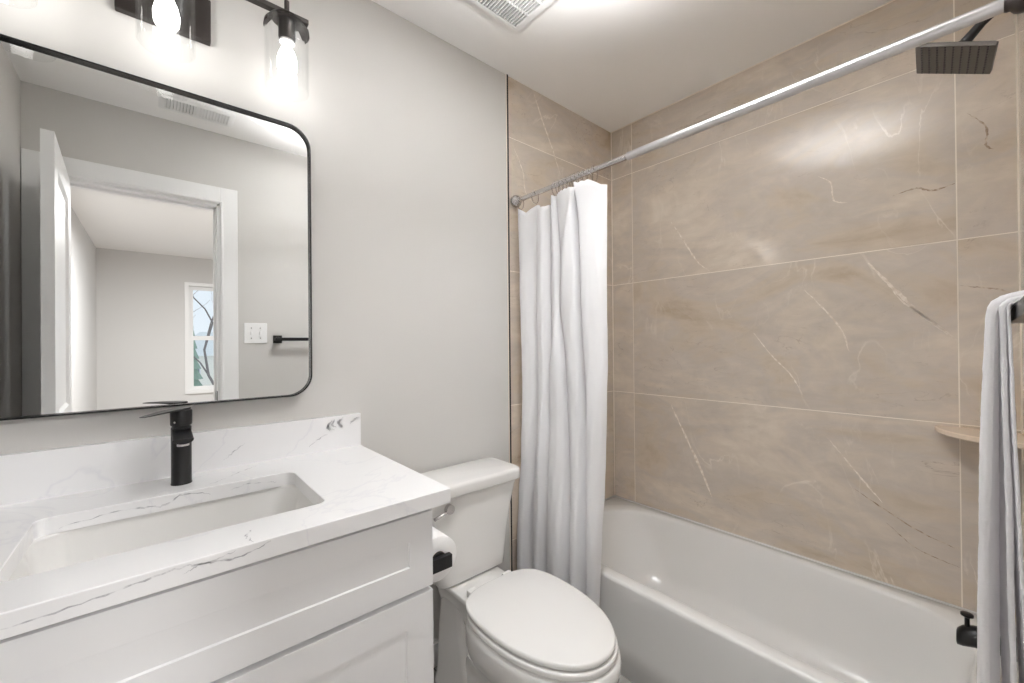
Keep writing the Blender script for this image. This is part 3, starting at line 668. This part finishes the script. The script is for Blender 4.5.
# seat ring and lid
def slab(nm, z0, z1, yb, yf, hw, rnd, material, hole=None):
    bm = bmesh.new(); rs = []
    def E(i): return egg(TC, yb-i, yf+i, hw-i, 72, back_flat=0.62)
    rs = [ring_z(E(rnd), z0), ring_z(E(rnd*0.3), z0+rnd*0.3), ring_z(E(0), z0+rnd), ring_z(E(0), z1-rnd), ring_z(E(rnd*0.3), z1-rnd*0.3), ring_z(E(rnd), z1)]
    if hole:
        rs = rs + [ring_z(egg(TC, yb-hole*1.3, yf+hole, hw-hole, 72, back_flat=0.8), z1), ring_z(egg(TC, yb-hole*1.3, yf+hole, hw-hole, 72, back_flat=0.8), z0), rs[0]]
        loft(bm, rs, False, False)
    else:
        rs.append(ring_z(egg(TC, yb-hw*0.6, yf+hw*0.6, hw*0.4, 72, back_flat=0.62), z1+0.003)); loft(bm, rs)
    return link(nm, bm, material, t, smooth=True)
slab('seat', 0.4045, 0.4225, -0.316, -0.776, 0.1755, 0.005, SEATP, 0.06)
slab('lid', 0.4255, 0.442, -0.305, -0.770, 0.1715, 0.006, SEATP)
for sgn in (-1, 1):
    bm = bmesh.new(); box(bm, TC+sgn*0.075-0.018, TC+sgn*0.075+0.018, -0.308, -0.276, 0.4047, 0.428); link('hinge', bm, SEATP, t, bevel=0.004)
# tank
bm = bmesh.new(); rings = []
for z, a, yf, yb, r in ((0.402, 0.108, -0.182, -0.045, 0.030), (0.405, 0.129, -0.198, -0.040, 0.028), (0.415, 0.141, -0.207, -0.036, 0.024), (0.45, 0.146, -0.208, -0.034, 0.024), (0.53, 0.156, -0.208, -0.033, 0.024),
                        (0.60, 0.170, -0.208, -0.032, 0.024), (0.66, 0.186, -0.209, -0.032, 0.026), (0.70, 0.200, -0.211, -0.031, 0.03), (0.722, 0.207, -0.213, -0.031, 0.03)):
    rings.append(ring_z(rrect(TK-a, TK+a, yf, yb, (0.012, 0.012, r, r), 24), z))
loft(bm, rings); link('tank', bm, PORC, t, smooth=True)
bm = bmesh.new(); rings = []
for z, g in ((0.7225, 0.006), (0.7235, 0.002), (0.728, 0.0), (0.752, 0.0), (0.759, 0.002), (0.763, 0.008), (0.7645, 0.016)):
    rings.append(ring_z(rrect(TK-0.218+g, TK+0.218-g, -0.234+g, -0.026-g*0.6, (0.028, 0.028, 0.048, 0.048), 24), z))
loft(bm, rings); link('tank_lid', bm, PORC, t, smooth=True)
bm = bmesh.new(); cyl(bm, (-1.252, -0.207, 0.684), (-1.252, -0.227, 0.684), 0.0165, 0.0155, 32); fl = link('flush_lever', bm, CHROME, t, angle=35)
bm = bmesh.new(); tube(bm, [(-1.252, -0.218, 0.682), (-1.275, -0.224, 0.676), (-1.315, -0.226, 0.668)], [0.004, 0.0045, 0.006], 10); link('lever_arm', bm, CHROME, fl, smooth=True)

# ------------------------------------------------------------------ toilet paper on its holder
rc = (-1.434, 0.669)
t = thing('paper_holder', 'matte black paper holder screwed to the vanity side', 'toilet paper holder', (VX1, -0.463, rc[1]))
bm = bmesh.new(); box(bm, VX1+0.0005, VX1+0.008, -0.486, -0.44, rc[1]-0.035, rc[1]+0.012); link('mount', bm, BLACK, t, bevel=0.001)
bm = bmesh.new(); box(bm, VX1+0.006, -1.404, -0.472, -0.456, rc[1]-0.021, rc[1]+0.013); link('arm', bm, BLACK, t, bevel=0.001)
bm = bmesh.new(); cyl(bm, (rc[0], -0.458, rc[1]), (rc[0], -0.345, rc[1]), 0.0204, n=32); link('roller', bm, BLACK, t, angle=40)
t = thing('toilet_paper_roll', 'thick white toilet paper roll hanging beside the vanity', 'toilet paper', (rc[0], -0.40, rc[1]-0.06))
bm = bmesh.new(); n = 56; rings = []
for r_, y in ((0.0215, -0.352), (0.056, -0.352), (0.059, -0.3545), (0.059, -0.4475), (0.056, -0.45), (0.0215, -0.45), (0.0215, -0.352)):
    rings.append([(rc[0]+r_*math.cos(2*PI*k/n), y, rc[1]+r_*math.sin(2*PI*k/n)) for k in range(n)])
loft(bm, rings, False, False); link('paper', bm, PAPER, t, angle=40)
bm = bmesh.new(); rings = []
for r_, y in ((0.0205, -0.352), (0.0213, -0.352), (0.0213, -0.45), (0.0205, -0.45), (0.0205, -0.352)):
    rings.append([(rc[0]+r_*math.cos(2*PI*k/n), y, rc[1]+r_*math.sin(2*PI*k/n)) for k in range(n)])
loft(bm, rings, False, False); link('core', bm, CARD, t, angle=40)

# ------------------------------------------------------------------ bathtub
TX0, RZ = -0.705, 0.356
bm = bmesh.new(); NQ = 44
TX1, TY0, TY1 = -0.0015, YE+0.0015, -0.0015
def outer_r(dx, z, g=0.0): return ring_z(rrect(TX0+dx, TX1-g, TY0+g, TY1-g, 0.003, NQ), z)
def inner_r(x0, x1, y0, y1, r, z, bow=0.0):
    pts = rrect(x0, x1, y0, y1, r, NQ); out = []
    for x, y in pts:
        # the back edge of the basin bows outwards to the wall around its middle
        k = max(0.0, (x-(x0+x1)/2)/((x1-x0)/2)); c = (y-(y0+y1)/2)/((y1-y0)/2)
        out.append((x + bow*k**2*(1-c*c), y, z))
    return out
rings = [outer_r(0.016, 0.0), outer_r(0.010, 0.12), outer_r(0.002, 0.30), outer_r(0.0, 0.342), outer_r(0.0007, 0.3475), outer_r(0.003, 0.352), outer_r(0.007, 0.3550), outer_r(0.012, RZ),
    inner_r(-0.655, -0.085, -1.395, -0.075, (0.20, 0.10, 0.12, 0.16), RZ, 0.045), inner_r(-0.650, -0.091, -1.389, -0.081, (0.20, 0.10, 0.12, 0.16), 0.353, 0.045),
    inner_r(-0.646, -0.096, -1.384, -0.087, (0.20, 0.10, 0.12, 0.16), 0.345, 0.045), inner_r(-0.640, -0.104, -1.376, -0.105, (0.20, 0.11, 0.12, 0.16), 0.30, 0.04),
    inner_r(-0.630, -0.117, -1.362, -0.150, (0.20, 0.12, 0.12, 0.16), 0.21, 0.03), inner_r(-0.615, -0.135, -1.345, -0.215, (0.19, 0.12, 0.12, 0.15), 0.11, 0.02),
    inner_r(-0.598, -0.155, -1.325, -0.270, (0.17, 0.12, 0.12, 0.13), 0.065, 0.01), inner_r(-0.565, -0.185, -1.29, -0.33, (0.15, 0.1, 0.1, 0.12), 0.045, 0.0), inner_r(-0.50, -0.25, -1.2, -0.42, (0.1, 0.1, 0.1, 0.1), 0.040, 0.0)]
loft(bm, rings, True, True)
tub = link('bathtub', bm, ACRY, smooth=True)
# keep the wall-side corners crisp
tag(tub, 'white alcove bathtub against the beige tiled walls', 'bathtub')
bm = bmesh.new(); lathe(bm, [(0.034, 0.0435), (0.034, 0.0465), (0.02, 0.049), (0.0005, 0.0505)], (-0.375, -1.20, 0), 32, True, False); link('drain', bm, BLACK, tub, smooth=True)
bm = bmesh.new(); cyl(bm, (-0.375, -1.372, 0.25), (-0.375, -1.355, 0.247), 0.034, 0.03, 32); link('overflow_plate', bm, BLACK, tub, angle=35)

# ------------------------------------------------------------------ shower rod, rings, curtain
RX, RZD = -0.760, 1.889
t = thing('shower_rod', 'brushed steel tension shower curtain rod across the tub opening', 'curtain rod', (RX, -0.74, RZD))
bm = bmesh.new(); cyl(bm, (RX, -0.004, RZD), (RX, -0.62, RZD), 0.0105, n=32); link('inner_tube', bm, CHROME, t, angle=40)
bm = bmesh.new(); lathe(bm, [(0.0108, 0), (0.0132, 0.003), (0.0135, 0.006), (0.0135, 0.86)], (0, 0, 0), 32, True, True)
bmesh.ops.transform(bm, matrix=Matrix.Translation((RX, -0.60, RZD)) @ Matrix.Rotation(PI/2, 4, 'X'), verts=bm.verts[:]); link('outer_tube', bm, CHROME2, t, angle=40)
for y0, sgn in ((-0.0005, -1), (YE+0.0005, 1)):
    bm = bmesh.new(); P = [(0.016, 0.0), (0.022, 0.003), (0.026, 0.009), (0.0275, 0.017), (0.0265, 0.025), (0.022, 0.032), (0.016, 0.036), (0.0155, 0.041), (0.0135, 0.044)]
    lathe(bm, P, (0, 0, 0), 32, True, True)
    bmesh.ops.transform(bm, matrix=Matrix.Translation((RX, y0, RZD)) @ Matrix.Rotation(PI/2*(1 if sgn < 0 else -1), 4, 'X'), verts=bm.verts[:])
    link('end_cap', bm, CHROME if sgn < 0 else BRONZE, t, smooth=True)

ring_y = [-0.048, -0.143, -0.262, -0.282, -0.303, -0.322, -0.345, -0.366, -0.388, -0.412, -0.436, -0.458]
ring0 = None
for i, y in enumerate(ring_y):
    if ring0 is None:
        bm = bmesh.new(); n = 40; R_ = 0.026
        P = [Vector((RX + R_*0.78*math.sin(2*PI*k/n), 0, RZD-0.0148 + R_*1.12*math.cos(2*PI*k/n))) for k in range(n)]
        rings = []
        for k, p in enumerate(P):
            d_ = (P[(k+1) % n]-P[k-1]).normalized(); w_ = Vector((0, 1, 0)); u_ = w_.cross(d_)
            rings.append([p + (u_*math.cos(2*PI*j/8)+w_*math.sin(2*PI*j/8))*0.0022 for j in range(8)])
        rings.append(rings[0]); loft(bm, rings, False, False); bmesh.ops.remove_doubles(bm, verts=bm.verts[:], dist=1e-6)
        o = link('curtain_ring', bm, PLASTIC, smooth=True); ring0 = o
    else:
        o = ring0.copy(); COL.objects.link(o)
    o.location = (0, y, 0); o.rotation_euler = (0, 0, 0)
    if i < 2:
        tag(o, ('clear plastic curtain ring nearest the wall end of the rod' if i == 0 else 'clear plastic curtain ring hanging alone, second from the wall end cap'), 'curtain ring', 'clear curtain rings on the shower rod')
    else:
        tag(o, 'clear plastic curtain ring in the bunch of rings above the gathered curtain', 'curtain ring', 'clear curtain rings on the shower rod')

top = [(y, -0.765+(x+0.765)*0.72) for y, x in [(-0.025, -0.752), (-0.055, -0.782), (-0.10, -0.768), (-0.143, -0.735), (-0.150, -0.728), (-0.165, -0.770), (-0.200, -0.788), (-0.222, -0.752), (-0.216, -0.728), (-0.235, -0.760), (-0.262, -0.792), (-0.275, -0.765),
       (-0.268, -0.735), (-0.282, -0.778), (-0.33, -0.808), (-0.375, -0.800), (-0.385, -0.745), (-0.398, -0.742), (-0.408, -0.812), (-0.44, -0.822), (-0.50, -0.800), (-0.522, -0.768)]]
bot = [(y*0.955, -0.783+(x+0.775)*0.68) for y, x in [(-0.012, -0.742), (-0.045, -0.790), (-0.075, -0.795), (-0.098, -0.742), (-0.120, -0.738), (-0.145, -0.792), (-0.180, -0.805), (-0.205, -0.750), (-0.225, -0.745), (-0.250, -0.798), (-0.300, -0.812), (-0.330, -0.790),
       (-0.348, -0.745), (-0.368, -0.748), (-0.385, -0.800), (-0.410, -0.812), (-0.430, -0.770), (-0.448, -0.742), (-0.462, -0.790), (-0.480, -0.806), (-0.498, -0.790), (-0.503, -0.752)]]
bm = bmesh.new(); NU, NV = 260, 80; grid = []
ZT, ZB = 1.844, 0.09
for i in range(NU+1):
    u = i/NU; row = []
    ty, tx = crom(top, u); by, bx_ = crom(bot, u)
    # nearest ring distance -> the hem sags between rings
    dmin = min(abs(ty-y) for y in ring_y); sag = 0.030*min(1, dmin/0.05)**1.2
    for j in range(NV+1):
        v_ = j/NV; s_ = v_**0.75; s_ = s_*s_*(3-2*s_)*0.5+s_*0.5
        y = ty*(1-s_)+by*s_; x = tx*(1-s_)+bx_*s_
        z = ZT - sag*(1-v_)**3 + (ZB-ZT)*v_
        bulge = math.sin(PI*v_)
        y -= 0.034*(math.sin(PI*min(1, v_*1.15))**1.5 if v_ < 0.87 else 0)*(1-u)**2; y += 0.030*u*max(0, v_-0.5)**1.3*2
        y -= 0.012*bulge*(u**3)                      # gather leans a little towards the room
        x += 0.010*noise.noise(Vector((y*14, z*2.2, 1.3)))*(0.25+bulge) + 0.004*noise.noise(Vector((y*50, z*9, 4)))*bulge
        y += 0.006*noise.noise(Vector((x*20, z*2.5, 9.1)))*bulge
        # one long diagonal fold from the bunched rings down to the left
        fx_ = -0.40 + 0.20*min(1, v_*1.7); x -= 0.022*math.exp(-((y-fx_)/0.022)**2)*math.exp(-(v_*2.2)**2)
        x = min(x, -0.722)
        row.append(bm.verts.new((x, y, z)))
    grid.append(row)
for i in range(NU):
    for j in range(NV): bm.faces.new((grid[i][j], grid[i+1][j], grid[i+1][j+1], grid[i][j+1]))
cu = link('shower_curtain', bm, CURT, smooth=True)
md = cu.modifiers.new('solid', 'SOLIDIFY'); md.thickness = 0.0012
tag(cu, 'white fabric shower curtain gathered at the left end of the rod', 'shower curtain')

# ------------------------------------------------------------------ shower head, tub spout, corner shelf
hc_ = Vector((-0.372, -1.361, 1.996)); a_ = math.radians(26)
t = thing('rain_shower', 'square black rain shower head on a bent arm above the tub', 'shower head', (-0.372, YE, 2.085))
bm = bmesh.new(); hs = 0.0785
rot = Matrix.Translation(hc_) @ Matrix.Rotation(math.radians(3.5), 4, 'Z') @ Matrix.Rotation(a_, 4, 'X')
rings = [ring_z(rrect(-hs, hs, -hs, hs, 0.003), 0.0), ring_z(rrect(-hs, hs, -hs, hs, 0.003), 0.009), ring_z(rrect(-hs+0.004, hs-0.004, -hs+0.004, hs-0.004, 0.003), 0.012)]
loft(bm, rings); cyl(bm, (0, 0, 0.012), (0, 0, 0.024), 0.022, 0.018)
bmesh.ops.transform(bm, matrix=rot, verts=bm.verts[:]); hd = link('head_plate', bm, HEADM, t, angle=35)
bm = bmesh.new()
for i in range(9):
    y = -hs+0.0135+i*(2*hs-0.027)/8
    for k in range(11):
        x = -hs+0.009+k*(2*hs-0.018)/10
        box(bm, x-0.0055, x+0.0055, y-0.0018, y+0.0018, -0.0018, 0.0002)
bmesh.ops.transform(bm, matrix=rot, verts=bm.verts[:]); link('nozzle_rows', bm, BLACK, hd)
bm = bmesh.new(); jc = rot @ Vector((0, 0, 0.034)); lathe(bm, [(0.008, -0.013), (0.013, -0.009), (0.015, 0), (0.013, 0.009), (0.008, 0.013)], jc, 24, True, True); link('ball_joint', bm, BLACK, t, smooth=True)
bm = bmesh.new(); tube(bm, [jc, jc+Vector((0, -0.012, 0.012)), (-0.372, -1.412, 2.066), (-0.372, -1.432, 2.083), (-0.372, -1.452, 2.088), (-0.372, YE-0.002, 2.088)], [0.0125, 0.012, 0.0105, 0.0105, 0.0105, 0.0105], 20); link('arm', bm, BLACK, t, smooth=True)
bm = bmesh.new(); cyl(bm, (-0.372, YE+0.0005, 2.088), (-0.372, YE+0.012, 2.088), 0.03, 0.026, 32); link('flange', bm, BLACK, t, angle=35)

t = thing('tub_spout', 'matte black tub spout with a diverter knob above the tub rim', 'tub spout', (-0.37, YE, 0.455))
bm = bmesh.new(); rings = []
for y, z, r_ in ((YE+0.0005, 0.462, 0.028), (YE+0.03, 0.462, 0.028), (YE+0.07, 0.461, 0.027), (YE+0.10, 0.457, 0.027), (YE+0.12, 0.450, 0.026), (YE+0.130, 0.444, 0.021), (YE+0.132, 0.443, 0.015)):
    rings.append([(-0.37+r_*math.cos(2*PI*k/28), y, z+r_*math.sin(2*PI*k/28)) for k in range(28)])
loft(bm, rings); link('spout_body', bm, BLACK, t, smooth=True)
bm = bmesh.new(); lathe(bm, [(0.005, 0.478), (0.005, 0.500), (0.006, 0.502), (0.0125, 0.506), (0.0125, 0.511), (0.009, 0.513)], (-0.37, YE+0.112, 0), 24, True, True); link('diverter_knob', bm, BLACK, t, angle=40)

bm = bmesh.new(); n = 24; rs = 0.188; prof = []
def fan(r_, z): return [(-0.0005-0.0, YE+0.0005, z)] + [(-0.0005-r_*math.sin(PI/2*k/n), YE+0.0005+r_*math.cos(PI/2*k/n), z) for k in range(n+1)]
loft(bm, [fan(rs-0.004, 0.936), fan(rs, 0.939), fan(rs, 0.950), fan(rs-0.003, 0.953)])
STONE = mat('beige_stone', srgb(224, 208, 188), 0.25)
tag(link('corner_shelf', bm, STONE, angle=30), 'beige quarter-round stone shelf in the shower corner', 'shelf')

# ------------------------------------------------------------------ towel bar and towel
BYT, BZT = -1.448, 1.281
t = thing('towel_bar', 'square black towel bar on the painted wall beside the doorway', 'towel bar', (-1.12, YR, BZT))
bm = bmesh.new(); box(bm, -1.455, -0.825, BYT-0.009, BYT+0.009, BZT-0.010, BZT+0.010); link('bar', bm, BLACK, t, bevel=0.001)
for x in (-1.432, -0.848):
    bm = bmesh.new(); box(bm, x-0.024, x+0.024, YR+0.0005, YR+0.010, BZT-0.024, BZT+0.024); box(bm, x-0.011, x+0.011, YR+0.010, BYT-0.009, BZT-0.011, BZT+0.011); link('mount', bm, BLACK, t, bevel=0.001)

bm = bmesh.new()
def towel_layer(x0, x1, off, th, zf, zb, ph, amp, wf=0.0):
    """one fold of the towel: hangs in front of the bar, passes over it, hangs behind"""
    NXs, NS = 44, 110; outer = []; inner = []
    for side in (0, 1):
        g = []
        d_ = off + (th if side == 0 else 0.0)
        for i in range(NXs+1):
            x = x0+(x1-x0)*i/NXs; row = []
            for j in range(NS+1):
                s_ = j/NS
                if s_ < 0.46: k = s_/0.46; y = d_; z = zf+(BZT+0.004-zf)*k; fr = 1-k
                elif s_ < 0.54: k = (s_-0.46)/0.08; a = PI*k; y = d_*math.cos(a); z = BZT+0.004+(d_*0.72)*math.sin(a); fr = 0
                else: k = (s_-0.54)/0.46; y = -d_*0.95; z = BZT+0.004+(zb-BZT)*k; fr = -k
                q = 0
                if fr > 0:
                    q = amp*(0.25+0.75*min(1, fr*2.5))*(math.sin(x*38+ph+1.4*noise.noise(Vector((x*4, z*2.0, ph))))+0.5*noise.noise(Vector((x*9, z*5, ph+3)))) + wf*fr
                elif fr < 0: q = 0.002*noise.noise(Vector((x*9, z*4, ph)))
                fz = 0.0012*noise.noise(Vector((x*160, y*160, z*160)))
                y2 = BYT+y+q+fz; y2 = max(y2, YR+0.018)
                row.append(bm.verts.new((x+0.004*noise.noise(Vector((z*9, ph, side*0.1)))+fz, y2, z+fz)))
            g.append(row)
        (outer if side == 0 else inner).extend(g)
    nI = NXs
    for G_ in (outer, inner):
        for i in range(nI):
            for j in range(NS): bm.faces.new((G_[i][j], G_[i+1][j], G_[i+1][j+1], G_[i][j+1]))
    for i in (0, nI):
        for j in range(NS): bm.faces.new((outer[i][j], outer[i][j+1], inner[i][j+1], inner[i][j]))
    for j in (0, NS):
        for i in range(nI): bm.faces.new((outer[i][j], outer[i+1][j], inner[i+1][j], inner[i][j]))
towel_layer(-1.120, -0.900, 0.0145, 0.0030, 0.61, 0.79, 4.1, 0.002, -0.016)
towel_layer(-1.112, -0.890, 0.0185, 0.0055, 0.60, 0.78, 2.0, 0.004, -0.003)
towel_layer(-1.105, -0.880, 0.0250, 0.0095, 0.585, 0.77, 0.3, 0.0055, 0.012)
tw = link('bath_towel', bm, TERRY, smooth=True)
tag(tw, 'white terry towel folded over the black towel bar', 'towel')

# ------------------------------------------------------------------ ceiling grilles and light switch
FX1, FY1 = -0.935, -0.240; FX0, FY0 = FX1-0.30, FY1-0.30
t = thing('exhaust_fan', 'white slotted exhaust fan grille in the ceiling above the toilet', 'exhaust fan', ((FX0+FX1)/2, (FY0+FY1)/2, H))
bm = bmesh.new(); box(bm, FX0+0.012, FX1-0.012, FY0+0.012, FY1-0.012, H-0.006, H-0.0005); link('fan_housing', bm, DARK, t)  # thin near-black sheet painting the shade behind the fan slots
bm = bmesh.new(); zb, zt_ = H-0.017, H-0.009; b_ = 0.028
def strips(bm, x0, x1, y0, y1, nx, gap, ylens, rib, z0, z1):
    """bars of a grille along Y with cross ribs"""
    p = (x1-x0)/nx
    for i in range(nx+1):
        c = x0+i*p; w_ = (p-gap)/2
        box(bm, max(x0, c-w_), min(x1, c+w_), y0, y1, z0, z1)
    for y in ylens: box(bm, x0, x1, y-rib/2, y+rib/2, z0+0.0005, z1-0.0005)
strips(bm, FX0+b_, FX1-b_, FY0+0.014, FY1-0.014, 20, 0.0078, [FY1-0.014-(FY1-FY0-0.028)*k/4 for k in range(5)], 0.004, zb, zt_)
link('grille', bm, TRIMW, t)
bm = bmesh.new()
o0 = rrect(FX0, FX1, FY0, FY1, 0.004, 8); o1 = rrect(FX0+0.005, FX1-0.005, FY0+0.005, FY1-0.005, 0.004, 8); i0 = rrect(FX0+b_, FX1-b_, FY0+0.016, FY1-0.016, 0.001, 8)
loft(bm, [ring_z(o0, H-0.0005), ring_z(o0, H-0.012), ring_z(o1, H-0.018), ring_z(i0, H-0.018), ring_z(i0, H-0.006), ring_z(o0, H-0.0005)], False, False); link('frame', bm, TRIMW, t, angle=30)

GX0, GX1, GY0, GY1 = -1.985, -1.675, -1.37, -1.20
t = thing('air_register', 'white louvered air register in the ceiling, seen in the mirror', 'air vent', ((GX0+GX1)/2, (GY0+GY1)/2, H))
bm = bmesh.new(); box(bm, GX0+0.02, GX1-0.02, GY0+0.02, GY1-0.02, H-0.003, H-0.0005); link('duct_shade_panel', bm, DARK, t)  # ceiling is solid here; dark sheet paints the shade of a duct
bm = bmesh.new(); o0 = rrect(GX0, GX1, GY0, GY1, 0.004, 8); i0 = rrect(GX0+0.026, GX1-0.026, GY0+0.030, GY1-0.030, 0.001, 8); o1 = rrect(GX0+0.012, GX1-0.012, GY0+0.012, GY1-0.012, 0.004, 8)
loft(bm, [ring_z(o0, H-0.0005), ring_z(o0, H-0.003), ring_z(o1, H-0.009), ring_z(i0, H-0.009), ring_z(i0, H-0.003), ring_z(o0, H-0.0005)], False, False); link('frame', bm, TRIMW, t, angle=30)
bm = bmesh.new(); nx = 20; xm = (GX0+GX1)/2
for i in range(nx+1):
    c = GX0+0.026+(GX1-GX0-0.052)*i/nx; tl = 0.0035 if c < xm else -0.0035
    v = [bm.verts.new(p) for p in ((c-0.0032-tl, GY0+0.03, H-0.0095), (c+0.0022-tl, GY0+0.03, H-0.0095), (c+0.0022+tl, GY0+0.03, H-0.004), (c-0.0032+tl, GY0+0.03, H-0.004),
                                 (c-0.0032-tl, GY1-0.03, H-0.0095), (c+0.0022-tl, GY1-0.03, H-0.0095), (c+0.0022+tl, GY1-0.03, H-0.004), (c-0.0032+tl, GY1-0.03, H-0.004))]
    for f in ((0, 1, 2, 3), (7, 6, 5, 4), (0, 4, 5, 1), (1, 5, 6, 2), (2, 6, 7, 3), (3, 7, 4, 0)): bm.faces.new([v[k] for k in f])
box(bm, xm-0.007, xm+0.007, GY0+0.03, GY1-0.03, H-0.0092, H-0.003)
link('louvers', bm, TRIMW, t)

t = thing('light_switch', 'white double light switch plate on the wall beside the doorway', 'light switch', (-1.547, YR, 1.318))
bm = bmesh.new(); box(bm, -1.606, -1.488, YR+0.0003, YR+0.006, 1.258, 1.378); link('plate', bm, TRIMW, t, bevel=0.002)
for x in (-1.570, -1.524):
    bm = bmesh.new(); box(bm, x-0.005, x+0.005, YR+0.006, YR+0.016, 1.308, 1.328); tg = link('toggle', bm, TRIMW, t, bevel=0.001)
    for z in (1.288, 1.348):
        bm = bmesh.new(); cyl(bm, (x, YR+0.0058, z), (x, YR+0.0072, z), 0.003, n=12); link('screw', bm, CHROME, t)
